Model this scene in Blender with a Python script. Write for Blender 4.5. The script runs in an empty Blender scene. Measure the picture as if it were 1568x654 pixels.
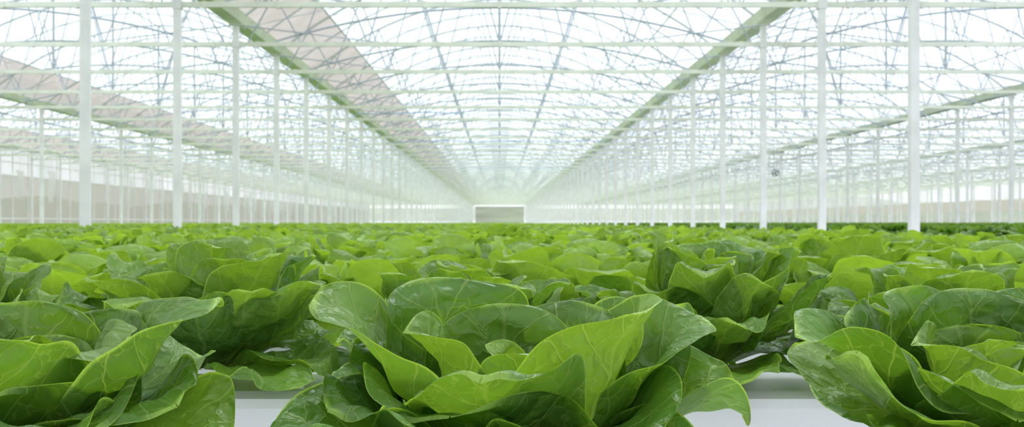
import bpy, math, random
import numpy as np
from mathutils import Vector
random.seed(4); rng=np.random.default_rng(7)
scene=bpy.context.scene
E=1.2            # eye height
BAY=9.6; D=4.0; Y0=-6.0; NY=58; X0=-24.0; NB=7
TOPZ=E-0.22      # trough top
P0=1.0; PITCH=D/6
HB=E+3.25; HG=E+3.69
YEND=Y0+D*(NY-1)+1.5

# ---------------------------------------------------------------- helpers
def link(o): scene.collection.objects.link(o); return o
def mesh_obj(name,verts,faces,mat=None,smooth=False,do_link=True):
    me=bpy.data.meshes.new(name); me.from_pydata([tuple(v) for v in verts],[],faces); me.update()
    if smooth: me.polygons.foreach_set('use_smooth',[True]*len(me.polygons))
    if mat: me.materials.append(mat)
    o=bpy.data.objects.new(name,me)
    if do_link: link(o)
    return o
class MB:
    def __init__(s): s.v=[]; s.f=[]; s.m=[]
    def box(s,a,b,mi=0):
        n=len(s.v); x0,y0,z0=a; x1,y1,z1=b
        s.v+=[(x0,y0,z0),(x1,y0,z0),(x1,y1,z0),(x0,y1,z0),(x0,y0,z1),(x1,y0,z1),(x1,y1,z1),(x0,y1,z1)]
        for f in [(0,3,2,1),(4,5,6,7),(0,1,5,4),(1,2,6,5),(2,3,7,6),(3,0,4,7)]:
            s.f.append(tuple(n+i for i in f)); s.m.append(mi)
    def tube(s,pts,r,seg=6,mi=0,cap=True):
        pts=[Vector(p) for p in pts]; n=len(s.v)
        for i,p in enumerate(pts):
            t=(pts[min(i+1,len(pts)-1)]-pts[max(i-1,0)]).normalized()
            ref=Vector((0,0,1)) if abs(t.z)<.9 else Vector((0,1,0))
            a=t.cross(ref).normalized(); b=t.cross(a).normalized()
            for k in range(seg):
                w=2*math.pi*k/seg; q=p+a*math.cos(w)*r+b*math.sin(w)*r; s.v.append(tuple(q))
        for i in range(len(pts)-1):
            for k in range(seg):
                k2=(k+1)%seg
                s.f.append((n+i*seg+k,n+i*seg+k2,n+(i+1)*seg+k2,n+(i+1)*seg+k)); s.m.append(mi)
        if cap:
            s.f.append(tuple(n+k for k in range(seg))); s.m.append(mi)
            s.f.append(tuple(n+(len(pts)-1)*seg+k for k in reversed(range(seg)))); s.m.append(mi)
    def obj(s,name,mats,smooth=False):
        o=mesh_obj(name,s.v,s.f,None,smooth)
        for m in mats: o.data.materials.append(m)
        o.data.polygons.foreach_set('material_index',s.m); return o
def array(o,n,vec,name='arr'):
    m=o.modifiers.new(name,'ARRAY'); m.count=n; m.use_relative_offset=False; m.use_constant_offset=True
    m.constant_offset_displace=vec
def newmat(name):
    m=bpy.data.materials.new(name); m.use_nodes=True; nt=m.node_tree; nt.nodes.clear()
    return m,nt,nt.nodes.new('ShaderNodeOutputMaterial')
def simple(name,col,rough=.5,metal=0,noise=.06,nscale=3.0,spec=.5):
    m,nt,out=newmat(name); p=nt.nodes.new('ShaderNodeBsdfPrincipled')
    p.inputs['Roughness'].default_value=rough; p.inputs['Metallic'].default_value=metal
    p.inputs['Specular IOR Level'].default_value=spec
    tc=nt.nodes.new('ShaderNodeTexCoord'); nz=nt.nodes.new('ShaderNodeTexNoise'); nz.inputs['Scale'].default_value=nscale
    nz.inputs['Detail'].default_value=4
    r=nt.nodes.new('ShaderNodeValToRGB'); r.color_ramp.elements[0].position=.3; r.color_ramp.elements[1].position=.7
    r.color_ramp.elements[0].color=tuple(c*(1-noise*2) for c in col)+(1,); r.color_ramp.elements[1].color=tuple(min(1,c*(1+noise)) for c in col)+(1,)
    nt.links.new(tc.outputs['Object'],nz.inputs['Vector']); nt.links.new(nz.outputs['Fac'],r.inputs['Fac'])
    nt.links.new(r.outputs['Color'],p.inputs['Base Color']); nt.links.new(p.outputs['BSDF'],out.inputs['Surface'])
    return m
def film(name,col,transp=.5,tcol=(1,1,1),nscale=.6,var=.15):
    m,nt,out=newmat(name); N=nt.nodes.new
    tl=N('ShaderNodeBsdfTranslucent'); df=N('ShaderNodeBsdfDiffuse'); tr=N('ShaderNodeBsdfTransparent')
    tl.inputs['Color'].default_value=col+(1,); df.inputs['Color'].default_value=col+(1,); tr.inputs['Color'].default_value=tcol+(1,)
    m1=N('ShaderNodeMixShader'); m1.inputs[0].default_value=.3
    nt.links.new(tl.outputs[0],m1.inputs[1]); nt.links.new(df.outputs[0],m1.inputs[2])
    m2=N('ShaderNodeMixShader')
    tc=N('ShaderNodeTexCoord'); nz=N('ShaderNodeTexNoise'); nz.inputs['Scale'].default_value=nscale; nz.inputs['Detail'].default_value=5
    mp=N('ShaderNodeMapRange'); mp.inputs['From Min'].default_value=.3; mp.inputs['From Max'].default_value=.7
    mp.inputs['To Min'].default_value=max(0,transp-var); mp.inputs['To Max'].default_value=min(1,transp+var)
    nt.links.new(tc.outputs['Object'],nz.inputs['Vector']); nt.links.new(nz.outputs['Fac'],mp.inputs['Value'])
    nt.links.new(mp.outputs[0],m2.inputs[0]); nt.links.new(m1.outputs[0],m2.inputs[1]); nt.links.new(tr.outputs[0],m2.inputs[2])
    nt.links.new(m2.outputs[0],out.inputs['Surface']); return m

M_post=simple('white_painted_steel',(.95,.95,.95),.4)
M_beam=simple('bounce_tinted_steel',(.90,.93,.82),.45)  # white steel; green bounce from the lettuce put into the base colour
M_gut=simple('gutter_bounce_tint',(.79,.85,.66),.5,nscale=1.2,noise=.10)  # gutter colour carries painted-in green bounce light from the crop
M_rod=simple('galvanised_rod',(.50,.56,.63),.45,.0)
M_bow=simple('galvanised_bow',(.68,.73,.77),.45,.0)
M_blue=simple('blue_tube',(.40,.60,.85),.5)
M_trough=simple('white_plastic_trough',(.82,.83,.86),.35)
M_floor=simple('white_ground_fabric',(.76,.76,.77),.8,nscale=5)
M_film=film('roof_film',(.68,.725,.765),.21,(.90,.95,.99),nscale=.35,var=.20)
M_vent=film('vent_net',(.37,.345,.325),.14,(.78,.76,.74),nscale=1.5,var=.12)
M_wallw=film('wall_film_white',(.80,.82,.83),.25,nscale=.4)
M_wallb=film('wall_curtain_beige',(.60,.575,.51),.08,nscale=.12,var=.08)
M_wallclear=film('wall_clear_sheet',(.82,.86,.82),.75,nscale=.1,var=.1)
M_strip=film('hanging_plastic',(.95,.95,.95),.1)
M_dark=simple('grey_fan_metal',(.35,.37,.38),.5)

# ---------------------------------------------------------------- structure
def arch(x,rise=1.9): return HG+rise*(1-(x/4.8)**2)
mb=MB(); mb.box((-.055,-.055,0),(.055,.055,HG-.06)); mb.box((-.11,-.11,0),(.11,.11,.02))
mb.box((-.07,-.065,HB-.07),(.07,.065,HB+.07)); mb.box((-.12,-.08,HG-.10),(.12,.08,HG-.06))
o=mb.obj('support_columns',[M_post]); o.location=(X0,Y0,0)
b=o.modifiers.new('bev','BEVEL'); b.width=.012; b.segments=2
array(o,NB+1,(BAY,0,0)); array(o,NY,(0,D,0),'arr2')

mb=MB()
mb.box((-4.74,-.03,HB-.04),(4.74,.03,HB+.04),0)
for k in range(-4,5): mb.box((k*1.1-.025,-.04,HB-.055),(k*1.1+.025,.04,HB+.05),0)
mb.tube([(x,0,arch(x)-.04) for x in np.linspace(-4.75,4.75,25)],.028,6,1)
low=lambda x: HB+.05+.62*(1-(x/4.1)**2)
mb.tube([(x,.02,low(x)) for x in np.linspace(-4.1,4.1,19)],.021,5,2)
mb.tube([(0,0,HB),(0,0,arch(0)-.04)],.027,5,2)
bx=[-4.6,-3.6,-2.4,-1.2,0,1.2,2.4,3.6,4.6]
ax=[-4.1,-3.0,-1.8,-.6,.6,1.8,3.0,4.1]
for i,a in enumerate(ax):
    mb.tube([(bx[i],0,HB),(a,0,arch(a)-.05)],.013,4,2,False)
    mb.tube([(bx[i+1],0,HB),(a,0,arch(a)-.05)],.013,4,2,False)
for s in (-1,1):
    mb.tube([(s*4.7,0,HG-.1),(s*1.9,0,HB)],.012,4,2,False)
o=mb.obj('roof_trusses',[M_beam,M_bow,M_rod]); o.location=(X0+4.8,Y0,0)
array(o,NB,(BAY,0,0)); array(o,NY,(0,D,0),'arr2')

mb=MB()
mb.tube([(x,2,arch(x)-.04) for x in np.linspace(-4.75,4.75,21)],.020,5,0,False)
for s in (-1,1):
    mb.tube([(s*4.7,0,HG-.15),(s*3.1,4,arch(3.1)-.06)],.010,4,1,False)
    mb.tube([(s*3.6,0,arch(3.6)-.06),(s*.9,2,arch(.9)-.06)],.008,4,1,False)
o=mb.obj('roof_bows_and_braces',[M_bow,M_rod]); o.location=(X0+4.8,Y0,0)
array(o,NB,(BAY,0,0)); array(o,NY-1,(0,D,0),'arr2')

LEN=D*(NY-1)
mb=MB()
for x,r in ((-3.65,.022),(0,.02),(3.65,.018)):
    mb.tube([(x,0,arch(x)-.06),(x,LEN,arch(x)-.06)],r,5,0,False)
o=mb.obj('roof_purlins',[M_bow,M_rod]); o.location=(X0+4.8,Y0,0); array(o,NB,(BAY,0,0))

mb=MB()
prof=[(-.19,.10),(-.17,.10),(-.11,-.04),(.11,-.04),(.17,.10),(.19,.10),(.13,-.07),(-.13,-.07)]
n=len(prof)
for y in (0,LEN+1.5): mb.v+=[(px,y,HG+pz) for px,pz in prof]
for i in range(n): mb.f.append((i,(i+1)%n,n+(i+1)%n,n+i)); mb.m.append(0)
mb.f.append(tuple(range(n))); mb.m.append(0); mb.f.append(tuple(range(2*n-1,n-1,-1))); mb.m.append(0)
o=mb.obj('roof_gutters',[M_gut]); o.location=(X0,Y0,0); array(o,NB+1,(BAY,0,0))

def shell(name,xs,mat,off=0,ny=40):
    v=[];f=[]
    ys=np.linspace(0,LEN+1.5,ny)
    for y in ys:
        for x in xs: v.append((x,y,arch(x)+off))
    k=len(xs)
    for j in range(ny-1):
        for i in range(k-1): f.append((j*k+i,j*k+i+1,(j+1)*k+i+1,(j+1)*k+i))
    o=mesh_obj(name,v,f,mat,True); o.location=(X0+4.8,Y0,0); array(o,NB,(BAY,0,0)); return o
shell('roof_film',list(np.linspace(-3.68,4.65,19)),M_film)
shell('roof_vent_net',list(np.linspace(-4.65,-3.70,5)),M_vent)

mb=MB()
for yk,x0,x1,z in ((14,-4.4,4.4,HB+.12),(20,-4.4,4.4,HB+.12),(7,-23.5,-14.8,HB+.3),(11,-4.5,-1,HB+.2)):
    y=Y0+D*yk+.06
    mb.tube([(x,y,z+.03*math.sin(x*2)) for x in np.linspace(x0,x1,14)],.018,5,0)
mb.obj('blue_supply_tubes',[M_blue])

# ---------------------------------------------------------------- walls
XL=X0-.25; XR=X0+BAY*NB+.25
def wall(name,rects,vert_x):
    v=[];f=[];mi=[];mats=[]
    for a,b,z0,z1,mt in rects:
        k=len(v)
        if vert_x is not None: v+=[(vert_x,a,z0),(vert_x,b,z0),(vert_x,b,z1),(vert_x,a,z1)]
        else: v+=[(a,YEND,z0),(b,YEND,z0),(b,YEND,z1),(a,YEND,z1)]
        f.append((k,k+1,k+2,k+3)); mi.append(len(mats)); mats.append(mt)
    o=mesh_obj(name,v,f)
    for m in mats:o.data.materials.append(m)
    o.data.polygons.foreach_set('material_index',mi); return o
wall('wall_left',[(Y0,YEND,0,E+2.35,M_wallb),(Y0,YEND,E+2.35,HG+.15,M_wallw)],XL)
wall('wall_right',[(Y0,YEND,0,E+1.0,M_wallclear),(Y0,YEND,E+1.0,E+2.0,M_wallb),(Y0,YEND,E+2.0,HG+.15,M_wallw)],XR)
wall('wall_back',[(XL,-4.6,0,E+.25,M_wallw),(XL,-4.6,E+.25,E+2.6,M_wallclear),(4.6,XR,0,E+.25,M_wallw),(4.6,XR,E+.25,E+2.6,M_wallclear),
  (XL,-4.6,E+2.6,HG+2.0,M_wallw),(4.6,XR,E+2.6,HG+2,M_wallw),(-4.6,4.6,E+3.0,HG+2,M_wallw)],None)
mb=MB()
y=Y0
while y<YEND:
    mb.box((XL+.03,y,0),(XL+.09,y+.05,HG)); y+=2.0
for z in (E+.2,E+2.35,E+3.0): mb.box((XL+.02,Y0,z-.03),(XL+.08,YEND,z+.03))
mb.obj('trim_1',[M_post])
mb=MB(); x=XL
while x<XR:
    if not -4.5<x<4.5: mb.box((x,YEND-.12,0),(x+.08,YEND-.02,HG+1))
    x+=2.4
for a,b in ((XL,-4.6),(4.6,XR)):
    for z in (E+.25,E+2.6): mb.box((a,YEND-.12,z-.05),(b,YEND-.02,z+.05))
mb.box((-4.6,YEND-.12,E+2.95),(4.6,YEND-.02,E+3.05))
for xx in (-4.6,4.5): mb.box((xx,YEND-.14,0),(xx+.1,YEND-.02,E+3))
mb.obj('trim_2',[M_post])
mb=MB()
for k in range(34):
    y=38+k*4.1+random.uniform(-1,1); x=XL+1.0+random.uniform(0,.6); w=random.uniform(.25,.6); h=random.uniform(.9,1.7); zt=E+random.uniform(2.4,2.9)
    n=len(mb.v); 
    for j in range(7):
        t=j/6; 
        for i in range(4):
            s=i/3-.5; mb.v.append((x+.05*math.sin(j+i*2),y+s*w*(1-.5*t)*2,zt-h*t-(.12*math.cos(i*2.1))*t))
    for j in range(6):
        for i in range(3):
            a=n+j*4+i; mb.f.append((a,a+1,a+5,a+4)); mb.m.append(0)
    mb.tube([(x,y,zt-.02),(x,y,HB+.9)],.01,4,0,False)
mb.obj('hanging_plastic_strips',[M_strip],True)

mesh_obj('floor',[(XL,Y0,0),(XR,Y0,0),(XR,YEND,0),(XL,YEND,0)],[(0,1,2,3)],M_floor)

M_grass=simple('outside_grass',(.09,.125,.07),.9,nscale=.05,noise=.25)
mesh_obj('outside_ground',[(-600,-300,-.05),(600,-300,-.05),(600,900,-.05),(-600,900,-.05)],[(0,1,2,3)],M_grass)
v=[];f=[];nx=90
for j in range(5):
    for i in range(nx):
        x=-450+900*i/(nx-1); t=j/4
        hgt=(9+2*math.sin(x*.02)+1.2*math.sin(x*.11+1)+.8*math.sin(x*.37))*math.sin(t*math.pi*.5)
        v.append((x,330+t*120,hgt-.1))
for j in range(4):
    for i in range(nx-1):
        a=j*nx+i; f.append((a,a+1,a+nx+1,a+nx))
mesh_obj('distant_tree_hill',v,f,M_grass,True)

mb=MB()
R=.13
for yy,rr in ((-.05,R),(.05,R)):
    mb.tube([(rr*math.cos(a),yy,rr*math.sin(a)) for a in np.linspace(0,2*math.pi,25)],.012,6,0,False)
mb.tube([(0,-.07,0),(0,.07,0)],.04,12,0)
for k in range(4):
    a=k*math.pi/2+.4; c,s=math.cos(a),math.sin(a); n=len(mb.v)
    for r_,w_ in ((.03,.02),(.12,.045)):
        mb.v+=[(c*r_-s*w_,-.02,s*r_+c*w_),(c*r_+s*w_,.02,s*r_-c*w_)]
    mb.f.append((n,n+1,n+3,n+2)); mb.m.append(0)
for k in range(4):
    a=k*math.pi/2; mb.tube([(0,-.05,0),(R*math.cos(a),-.05,R*math.sin(a))],.006,4,0,False)
mb.tube([(-.07,0,.11),(-.07,0,HB-(E+1.9))],.007,5,0); mb.tube([(.07,0,.11),(.07,0,HB-(E+1.9))],.007,5,0)
o=mb.obj('circulation_fan',[M_dark]); o.location=(10.5,Y0+D*13,E+1.9)

# ---------------------------------------------------------------- benches
NR=int((YEND-3-P0)/PITCH)
def troughs(name,xa,xb):
    w,h=.11,.10; prof=[(-w,-h),(-w,-.02),(-w+.004,-.008),(-w+.02,0),(w-.02,0),(w-.004,-.008),(w,-.02),(w,-h)]
    n=len(prof); v=[(x,py,TOPZ+pz) for x in (xa,xb) for py,pz in prof]; f=[(i,(i+1)%n,n+(i+1)%n,n+i) for i in range(n)]
    f+= [tuple(range(n-1,-1,-1)),tuple(range(n,2*n))]
    o=mesh_obj(name,v,f,M_trough); o.location=(0,P0-PITCH,0); array(o,NR,(0,PITCH,0)); return o
troughs('growing_troughs',-4.58,4.595)
troughs('growing_troughs',-23.6,-5.0)
troughs('growing_troughs',6.205,23.6)
troughs('growing_troughs',24.4,42.8)
mb=MB()
for xs in ([-22.5,-18,-15.2,-13.4,-9.5,-5.4,-4.2,-1.7,1.7,4.3,6.6,10,13.6,15.4,19,23,25,30,35,42]):
    mb.box((xs-.03,-1,TOPZ-.16),(xs+.03,YEND-3,TOPZ-.1005))
    y=0
    while y<YEND-3:
        mb.box((xs-.025,y+.3,0),(xs+.025,y+.35,TOPZ-.16)); y+=4
mb.box((4.60,-1,TOPZ-.13),(4.63,YEND-3,TOPZ+.07)); mb.box((6.17,-1,TOPZ-.13),(6.2,YEND-3,TOPZ+.03))
mb.obj('bench_frame',[M_trough])

# ---------------------------------------------------------------- lettuce
def leafmat():
    m,nt,out=newmat('lettuce_leaf'); N=nt.nodes.new; Lk=nt.links.new
    def mth(op,a,b=None,c=None):
        n=N('ShaderNodeMath'); n.operation=op
        for i,x in enumerate((a,b,c)):
            if x is None: continue
            if isinstance(x,(int,float)): n.inputs[i].default_value=x
            else: Lk(x,n.inputs[i])
        return n.outputs[0]
    def mr(v,a,b,c,d,sm=True):
        n=N('ShaderNodeMapRange'); n.interpolation_type='SMOOTHSTEP' if sm else 'LINEAR'
        Lk(v,n.inputs['Value']); 
        for k,x in zip(('From Min','From Max','To Min','To Max'),(a,b,c,d)): n.inputs[k].default_value=x
        return n.outputs[0]
    uv=N('ShaderNodeUVMap'); uv.uv_map='UVMap'; sp=N('ShaderNodeSeparateXYZ'); Lk(uv.outputs[0],sp.inputs[0])
    rnd=N('ShaderNodeAttribute'); rnd.attribute_name='leafrnd'; rv=rnd.outputs['Fac']
    nz=N('ShaderNodeTexNoise'); nz.inputs['Scale'].default_value=2.2; nz.inputs['Detail'].default_value=2
    cb=N('ShaderNodeCombineXYZ'); Lk(sp.outputs[0],cb.inputs[0]); Lk(sp.outputs[1],cb.inputs[1]); Lk(mth('MULTIPLY',rv,20),cb.inputs[2])
    Lk(cb.outputs[0],nz.inputs['Vector'])
    wob=mth('MULTIPLY',mth('SUBTRACT',nz.outputs['Fac'],.5),.9)
    lat=mth('ABSOLUTE',mth('ADD',mth('SUBTRACT',sp.outputs[0],5.0),mth('MULTIPLY',wob,.14)))
    mid=mth('MULTIPLY',mr(lat,.004,.030,1,0),mr(sp.outputs[1],.6,1.6,.9,.35))
    p=mth('ADD',mth('SUBTRACT',mth('MULTIPLY',sp.outputs[1],2.6),mth('MULTIPLY',mth('POWER',lat,.8),2.2)),wob)
    fr=mth('ABSOLUTE',mth('SUBTRACT',mth('FRACT',p),.5))
    side=mr(fr,.005,.045,1,0)
    vo=N('ShaderNodeTexVoronoi'); vo.feature='DISTANCE_TO_EDGE'; vo.inputs['Scale'].default_value=4.5
    vadd=N('ShaderNodeVectorMath'); vadd.operation='ADD'; nz2=N('ShaderNodeTexNoise'); nz2.inputs['Scale'].default_value=5
    Lk(cb.outputs[0],nz2.inputs['Vector']); Lk(cb.outputs[0],vadd.inputs[0])
    vs=N('ShaderNodeVectorMath'); vs.operation='SCALE'; vs.inputs['Scale'].default_value=.25; Lk(nz2.outputs['Color'],vs.inputs[0]); Lk(vs.outputs[0],vadd.inputs[1])
    Lk(vadd.outputs[0],vo.inputs['Vector'])
    net=mr(vo.outputs['Distance'],.0,.045,1,0)
    puck=mr(vo.outputs['Distance'],.0,.35,0,1)
    vein=mth('MAXIMUM',mth('MAXIMUM',mid,mth('MULTIPLY',side,.66)),mth('MULTIPLY',net,.42))
    c1=N('ShaderNodeMix'); c1.data_type='RGBA'; c1.inputs[6].default_value=(.066,.172,.020,1); c1.inputs[7].default_value=(.275,.44,.065,1); Lk(rv,c1.inputs[0])
    nz3=N('ShaderNodeTexNoise'); nz3.inputs['Scale'].default_value=1.1; nz3.inputs['Detail'].default_value=5; Lk(cb.outputs[0],nz3.inputs['Vector'])
    c2=N('ShaderNodeMix'); c2.data_type='RGBA'; c2.blend_type='MULTIPLY'; c2.inputs[0].default_value=1
    g=mr(nz3.outputs['Fac'],.3,.7,.75,1.2,False); Lk(c1.outputs[2],c2.inputs[6]); Lk(g,c2.inputs[7])
    base=mr(sp.outputs[1],.1,.7,.6,0)
    c3=N('ShaderNodeMix'); c3.data_type='RGBA'; c3.inputs[7].default_value=(.34,.47,.15,1); Lk(c2.outputs[2],c3.inputs[6]); Lk(mth('MAXIMUM',mth('MULTIPLY',vein,.55),base),c3.inputs[0])
    rim=N('ShaderNodeAttribute'); rim.attribute_name='rim'
    c4=N('ShaderNodeMix'); c4.data_type='RGBA'; c4.inputs[7].default_value=(.36,.54,.11,1); Lk(c3.outputs[2],c4.inputs[6]); Lk(mth('MULTIPLY',mr(rim.outputs['Fac'],.965,1,0,1),.8),c4.inputs[0])
    pr=N('ShaderNodeBsdfPrincipled'); pr.inputs['Roughness'].default_value=.45; pr.inputs['Specular IOR Level'].default_value=.45
    Lk(c4.outputs[2],pr.inputs['Base Color'])
    tl=N('ShaderNodeBsdfTranslucent'); ct=N('ShaderNodeMix'); ct.data_type='RGBA'; ct.blend_type='MULTIPLY'; ct.inputs[0].default_value=1
    ct.inputs[7].default_value=(2.2,2.05,.7,1); Lk(c4.outputs[2],ct.inputs[6]); Lk(ct.outputs[2],tl.inputs['Color'])
    hgt=mth('ADD',mth('MULTIPLY',puck,.8),mth('MULTIPLY',vein,-.7)); hg2=mth('ADD',hgt,mth('MULTIPLY',nz3.outputs['Fac'],1.0))
    bp=N('ShaderNodeBump'); bp.inputs['Strength'].default_value=.6; bp.inputs['Distance'].default_value=.0032; Lk(hg2,bp.inputs['Height'])
    Lk(bp.outputs[0],pr.inputs['Normal']); Lk(bp.outputs[0],tl.inputs['Normal'])
    mx=N('ShaderNodeMixShader'); mx.inputs[0].default_value=.35; Lk(pr.outputs[0],mx.inputs[1]); Lk(tl.outputs[0],mx.inputs[2]); Lk(mx.outputs[0],out.inputs['Surface'])
    return m
M_leaf=leafmat()
def sst(a,b,x):
    t=np.clip((x-a)/(b-a),0,1); return t*t*(3-2*t)
def wav(r,x,y,freq,n=5):
    o=0
    for k in range(n):
        a=r.uniform(0,2*math.pi); fr=freq*r.uniform(.6,1.4)
        o=o+np.sin(fr*(x*math.cos(a)+y*math.sin(a))+r.uniform(0,6.28))
    return o/math.sqrt(n)
def leaf(r,L,W,th0,th1,cup,wave,az,base_r=.012,nu=26,nv=20,twist=0.,bendp=1.2,roll=.008,lean=0.,zoff=0.0,rnd=None,tip=.50,k=1.,tilt=0.):
    t=np.linspace(0,1,nu+1); s=1-(1-t)**1.9; s=.25*t+.75*s; s[-1]=1-1e-5
    v=np.linspace(-1,1,nv+1); v=np.sin(v*math.pi/2)*.35+v*.65
    ss=np.linspace(0,1,80); th=th0+(th1-th0)*ss**bendp
    rr=np.concatenate([[0],np.cumsum(np.sin(th[:-1])*L/79)]); zz=np.concatenate([[0],np.cumsum(np.cos(th[:-1])*L/79)])
    R=np.interp(s,ss,rr)+base_r; Z=np.interp(s,ss,zz); T=np.interp(s,ss,th)
    p=tip
    f=(.32+.68*sst(0,p,s)); q=np.clip((s-p)/(1-p),0,1); f=f*np.power(np.clip(1-q**2.5,0,1),.5)
    hw=W/2*f
    S,V=np.meshgrid(s,v,indexing='ij'); HW=hw[:,None]*np.ones_like(V); 
    ca=cup*(.45+.55*sst(0,.5,S))*(1-.35*sst(.8,1,S)); ph=V*ca
    lat=HW*np.sin(ph)/np.maximum(ca,1e-3); off=HW*(1-np.cos(ph))/np.maximum(ca,1e-3)
    off=off+.12*cup*L*sst(.5,1,S)*(1-0.2*V**2)
    X=V*HW; Y=S*L
    edge=np.maximum(np.abs(V)**2.2*sst(.15,.45,S),.6*sst(.70,1,S))
    off=off+wave*edge*wav(r,X,Y,56*k)+wave*.2*edge*wav(r,X,Y,115*k)
    off=off+.0045*sst(.1,.4,S)*wav(r,X,Y,70*k)*(L/.17)
    off=off+.0020*sst(.2,.4,S)*wav(r,X,Y,210*k,7)*(1-edge*.5)
    off=off-.003*np.exp(-(X/.006)**2)*(1-S*.6)
    e2=np.maximum(sst(.75,1,np.abs(V))*sst(.25,.5,S),sst(.88,1,S))
    off=off-roll*e2*(1+.8*wav(r,X,Y,60*k))
    lat=lat+lean*(S**2)*L+.0030*edge*wav(r,X,Y,80*k)
    Tm=T[:,None]*np.ones_like(V)
    rad=R[:,None]-np.cos(Tm)*off; z=Z[:,None]+np.sin(Tm)*off
    tw=twist*S; rad=rad+lat*np.sin(tw); lx=lat*np.cos(tw)
    z=z+zoff
    ca_,sa=math.cos(az),math.sin(az)
    x=rad*ca_-lx*sa; y=rad*sa+lx*ca_
    if tilt:
        c_,s_=math.cos(tilt),math.sin(tilt); y,z=y*c_-z*s_,y*s_+z*c_
    lim=.005
    z=np.where(z<lim+.02,lim+.02*np.exp(np.clip((z-lim-.02)/.04,-8,0)),z)
    co=np.stack([x,y,z],-1).reshape(-1,3)
    uvs=np.stack([X*10+5,Y*10],-1).reshape(-1,2)
    rimw=np.maximum(np.abs(V)*sst(.2,.5,S),S).reshape(-1)
    idx=np.arange((nu+1)*(nv+1)).reshape(nu+1,nv+1)
    fc=np.stack([idx[:-1,:-1],idx[:-1,1:],idx[1:,1:],idx[1:,:-1]],-1).reshape(-1,4)
    rn=np.full(len(co),r.uniform(0,1) if rnd is None else rnd)
    return co,uvs,rimw,fc,rn
def build(name,leaves,do_link=True):
    C=[];U=[];RI=[];F=[];RN=[];n=0
    for co,uvs,ri,fc,rn in leaves:
        C.append(co);U.append(uvs);RI.append(ri);F.append(fc+n);RN.append(rn);n+=len(co)
    C=np.concatenate(C);U=np.concatenate(U);RI=np.concatenate(RI);F=np.concatenate(F);RN=np.concatenate(RN)
    me=bpy.data.meshes.new(name); me.vertices.add(len(C)); me.vertices.foreach_set('co',C.astype(np.float32).ravel())
    me.loops.add(F.size); me.loops.foreach_set('vertex_index',F.astype(np.int32).ravel())
    me.polygons.add(len(F)); me.polygons.foreach_set('loop_start',np.arange(0,F.size,4,dtype=np.int32))
    me.update(calc_edges=True)
    me.polygons.foreach_set('use_smooth',np.ones(len(F),bool))
    u=me.uv_layers.new(name='UVMap'); u.data.foreach_set('uv',U[F.ravel()].astype(np.float32).ravel())
    a=me.attributes.new('leafrnd','FLOAT','POINT'); a.data.foreach_set('value',RN.astype(np.float32))
    a=me.attributes.new('rim','FLOAT','POINT'); a.data.foreach_set('value',RI.astype(np.float32))
    me.materials.append(M_leaf); me.update()
    o=bpy.data.objects.new(name,me)
    if do_link: link(o)
    return o
rad=math.radians
def rosette(seed,nu,nv,layers,az0=None,jit=1.,skip=None,rb=0.,rs=.45,k=1.,tw=.35,tilt=0.,zo=0.,lat=1.):
    r=np.random.default_rng(seed); out=[]; a0=r.uniform(0,6.28) if az0 is None else az0
    for li,(c,L,W,t0,t1,cup,wv) in enumerate(layers):
        for kk in range(c):
            az=a0+li*.55+2*math.pi*(kk+r.uniform(-.3,.3)*jit)/c
            sub=np.random.default_rng(seed*1000+li*50+kk)
            if skip and skip(az%(2*math.pi),li): continue
            tt=li/(len(layers)-1); t1_=t1+sub.uniform(-22,22)*jit; t0_=t0+sub.uniform(-10,10)*jit
            lf=1-(1-lat)*abs(math.cos(az)) if li<2 else 1
            out.append(leaf(sub,L*sub.uniform(.86,1.1)*lf,W*sub.uniform(.88,1.15),rad(t0_),rad(t1_),cup*sub.uniform(.7,1.3),wv*sub.uniform(.6,1.4),az,
              base_r=.022*(1-tt)+.004,nu=nu,nv=nv,twist=sub.uniform(-tw,tw),lean=sub.uniform(-.4,.4)*tw,roll=sub.uniform(.0,.012),zoff=.004+.016*(tt)+zo,k=k,tilt=tilt,
              rnd=float(np.clip(rb+rs*tt+sub.uniform(-.15,.25),0,1))))
    return out

LAY=[(8,.205,.140,74,100,.6,.008),(8,.205,.140,58,70,.75,.008),(8,.195,.135,43,50,.85,.008),(7,.18,.125,30,32,.95,.007),(6,.16,.11,18,12,1.1,.006),(4,.13,.09,8,-8,1.2,.005)]
col=bpy.data.collections.new('lettuce_prototypes')
NV=7
for q in range(NV):
    L_=[(c,l*.95,w_*.85,a,b_,cu,wv) for c,l,w_,a,b_,cu,wv in LAY]
    o=build('lettuce_plant',rosette(20+q,14,10,L_,rb=.42,rs=.45,k=1.2),False); o.location=(q*.7,-3,TOPZ+.02); col.objects.link(o)  # field leaf colour raised to stand in for glancing light
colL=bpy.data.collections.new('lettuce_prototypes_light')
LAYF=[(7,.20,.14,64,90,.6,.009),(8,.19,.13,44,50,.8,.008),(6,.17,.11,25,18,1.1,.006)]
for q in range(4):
    o=build('lettuce_plant_far',rosette(50+q,6,5,LAYF,rb=.8,rs=.3),False); o.location=(q*.7,-4,TOPZ+.02); colL.objects.link(o)  # distant leaves painted paler still, imitating glancing overexposed light
colShade=bpy.data.collections.new('lettuce_prototypes_shade_tint')
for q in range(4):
    o=build('lettuce_plant_shade_tint',rosette(70+q,8,6,LAYF,rb=-.1,rs=.2),False); o.location=(q*.7,-5,TOPZ+.02); colShade.objects.link(o)  # same lettuce, leaf colour darkened to imitate the bed's shaded side

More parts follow.
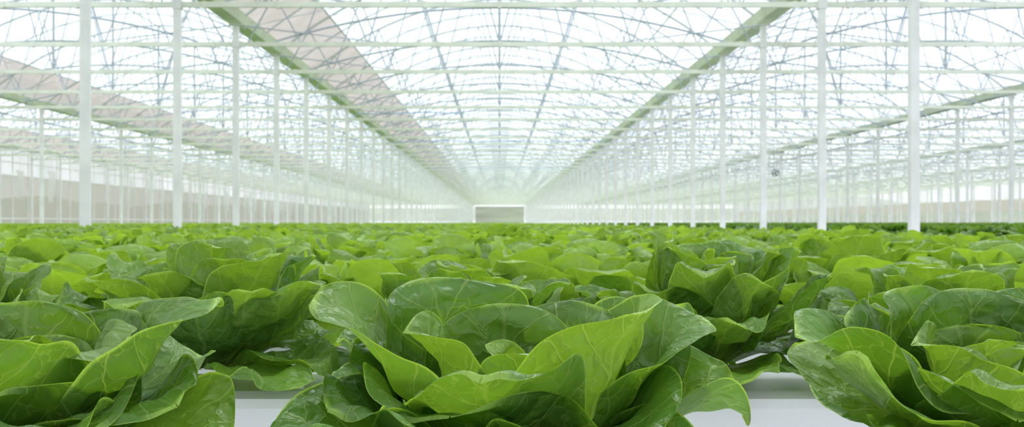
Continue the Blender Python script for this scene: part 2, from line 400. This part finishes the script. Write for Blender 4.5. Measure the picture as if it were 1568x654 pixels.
def scatter(name,pts,coll):
    P=np.array([p[0] for p in pts],np.float32); Rr=np.array([p[1] for p in pts],np.float32); S=np.array([p[2] for p in pts],np.float32); I=np.array([p[3] for p in pts],np.int32)
    me=bpy.data.meshes.new(name); me.vertices.add(len(P)); me.vertices.foreach_set('co',P.ravel())
    a=me.attributes.new('rot','FLOAT_VECTOR','POINT'); a.data.foreach_set('vector',Rr.ravel())
    a=me.attributes.new('scl','FLOAT_VECTOR','POINT'); a.data.foreach_set('vector',S.ravel())
    a=me.attributes.new('idx','INT','POINT'); a.data.foreach_set('value',I); me.update()
    o=link(bpy.data.objects.new(name,me))
    ng=bpy.data.node_groups.new(name+'_gn','GeometryNodeTree')
    ng.interface.new_socket('Geometry',in_out='INPUT',socket_type='NodeSocketGeometry'); ng.interface.new_socket('Geometry',in_out='OUTPUT',socket_type='NodeSocketGeometry')
    gi=ng.nodes.new('NodeGroupInput'); go=ng.nodes.new('NodeGroupOutput'); ip=ng.nodes.new('GeometryNodeInstanceOnPoints')
    ci=ng.nodes.new('GeometryNodeCollectionInfo'); ci.inputs['Collection'].default_value=coll; ci.inputs['Separate Children'].default_value=True; ci.inputs['Reset Children'].default_value=True
    def na(n,t):
        q=ng.nodes.new('GeometryNodeInputNamedAttribute'); q.data_type=t; q.inputs['Name'].default_value=n; return q.outputs['Attribute']
    l=ng.links.new; l(gi.outputs[0],ip.inputs['Points']); l(ci.outputs[0],ip.inputs['Instance']); ip.inputs['Pick Instance'].default_value=True
    l(na('idx','INT'),ip.inputs['Instance Index']); l(na('rot','FLOAT_VECTOR'),ip.inputs['Rotation']); l(na('scl','FLOAT_VECTOR'),ip.inputs['Scale'])
    l(ip.outputs[0],go.inputs[0])
    m=o.modifiers.new('scatter','NODES'); m.node_group=ng; return o
near=[];far=[];shade_tint=[]
for r_ in range(2,NR-2):
    y=P0+PITCH*r_
    step=.29 if y<60 else .5
    if y>60 and r_%2: continue
    lim=.5*y+2.5
    for xa,xb in ((-23.4,4.45),(6.35,42.6)):
        x=xa+(0.15 if r_%2 else 0)
        while x<xb:
            xx=x+random.uniform(-.06,.06); yy=y+random.uniform(-.08,.08)
            x+=step
            if abs(xx)>lim or xx>xb: continue
            lx=(xx-X0+4.8)%BAY-4.8; ly=(yy-Y0+2)%D-2
            if abs(lx)<.3 and abs(ly)<.38: continue
            if abs(xx-24)<.5: continue
            s=random.uniform(1.0,1.5); sz=random.uniform(.76,1.04)
            if 1.8<xx<5: 
                q=min(1,(xx-1.8)/2.2); sz*=1-.45*q; s*=1-.2*q
            if xx>6: sz*=1.12
            if y>60: s*=1.6
            rot=(random.uniform(-.16,.16),random.uniform(-.16,.16),random.uniform(0,6.28))
            if xx>6 and y<90: shade_tint.append(((xx,yy,TOPZ+.002),rot,(s,s,sz),random.randrange(4)))
            elif y<22: near.append(((xx,yy,TOPZ+.002),rot,(s,s,sz),random.randrange(NV)))
            else: far.append(((xx,yy,TOPZ+.002),rot,(s,s,sz),random.randrange(4)))
scatter('lettuce_crop',near,col); scatter('lettuce_crop_distant',far,colL); scatter('lettuce_crop_shade_tint',shade_tint,colShade)
print('instances',len(near),len(far),len(shade_tint))

def hero(seed,spec,loc,az0,skip,tilt=13,zo=.018,lat=.78,sz=.93):
    layers=[(7,.205,.165,74,108,.6,.009),(7,.21,.170,58,78,.75,.010),(6,.195,.170,44,58,.85,.010),(4,.145,.14,32,36,1.0,.008),(3,.105,.11,18,8,1.2,.006)]
    out=rosette(seed,44,36,layers,az0,.85,skip,rb=.03,rs=.35,k=.9,tw=.25,tilt=rad(tilt),zo=zo-.01,lat=lat)
    r=np.random.default_rng(seed+900)
    for (az,L,W,t0,t1,cup,wv,rn) in spec:
        out.append(leaf(r,L,W,rad(t0),rad(t1),cup,wv*1.1,rad(az),base_r=.018,nu=56,nv=46,rnd=rn,roll=r.uniform(.002,.009),twist=r.uniform(-.22,.22),zoff=.006+zo*.6,k=.88,tilt=rad(tilt)))
    o=build('lettuce_head',out); o.location=(loc[0],loc[1],TOPZ+.002); o.scale=(1,1,sz); return o
sk=lambda a,l: (l in(2,3) and .6<a<2.5) or (l==0 and (math.cos(a)<-.6 or math.cos(a)>.85))
sk2=lambda a,l: (l in(2,3) and .6<a<2.5) or (l==0 and math.cos(a)>.8)
sk3=lambda a,l: (l in(2,3) and .6<a<2.5) or (l==0 and math.cos(a)<-.85)
hero(1,[(132,.182,.175,46,14,.9,.006,.10),(96,.145,.15,34,14,.8,.006,.2),(46,.158,.180,46,28,.85,.008,.12),(74,.122,.170,32,26,.7,.006,.22),(14,.17,.155,52,46,.8,.008,.1),(168,.16,.15,52,44,.8,.008,.05),
        (250,.150,.21,38,68,.8,.012,.15),(305,.170,.19,46,78,.8,.012,.1),(210,.165,.17,50,72,.8,.010,.1)],(.010,.98),.3,sk,lat=.88)
hero(2,[(140,.160,.17,44,26,.8,.008,.15),(102,.148,.16,36,20,.8,.008,.25),(45,.155,.17,46,30,.8,.008,.12),(75,.115,.14,28,14,.9,.008,.3),(280,.145,.19,36,64,.8,.011,.15),(335,.17,.17,52,70,.8,.010,.1)],(-.39,.99),1.1,sk2,lat=.92)
hero(3,[(130,.170,.175,42,24,.8,.008,.15),(92,.160,.17,36,20,.8,.008,.1),(50,.170,.165,44,26,.8,.009,.1),(110,.125,.14,30,18,.8,.008,.25),(160,.17,.17,48,46,.9,.010,.05),(250,.15,.20,36,66,.8,.011,.2)],(.405,.985),2.0,sk3,lat=.92)
for seed,x,y,s,sz in ((101,-.40,1.66,.97,.96),(102,-.05,1.67,.95,.82),(103,.275,1.66,.88,.99),(104,.61,1.67,1.0,.86),(105,-.75,1.67,1.0,.84),(106,.84,1.0,1.0,.8),(107,-.83,1.0,1.0,.8)):
    o=build('lettuce_head',rosette(seed,28,22,LAY,rb=.05,rs=.4,k=1.05,tw=.35,tilt=.08,zo=.012)); o.location=(x,y,TOPZ+.002); o.scale=(s,s,sz)

# ---------------------------------------------------------------- light
w=bpy.data.worlds.new('overcast_sky'); scene.world=w; w.use_nodes=True; nt=w.node_tree; nt.nodes.clear()
bg=nt.nodes.new('ShaderNodeBackground'); ow=nt.nodes.new('ShaderNodeOutputWorld')
bg.inputs['Color'].default_value=(.95,.965,1,1); bg.inputs['Strength'].default_value=1.48
nt.links.new(bg.outputs[0],ow.inputs[0])
sd=bpy.data.lights.new('sun','SUN'); sd.energy=5.8; sd.angle=math.radians(6); sd.color=(1,.98,.95)
so=link(bpy.data.objects.new('sun',sd)); so.rotation_euler=(math.radians(-38),math.radians(12),0)

cd=bpy.data.cameras.new('camera'); cam=link(bpy.data.objects.new('camera',cd)); cam.location=(0,0,E); cam.rotation_euler=(math.pi/2,0,0)
cd.sensor_width=36; cd.lens=1850/1568*36; cd.shift_x=19/1568; cd.shift_y=14/1568; cd.clip_end=2000; cd.clip_start=.02
cd.dof.use_dof=True; cd.dof.focus_distance=1.05; cd.dof.aperture_fstop=20
scene.camera=cam
scene.view_settings.view_transform='Standard'; scene.view_settings.look='None'
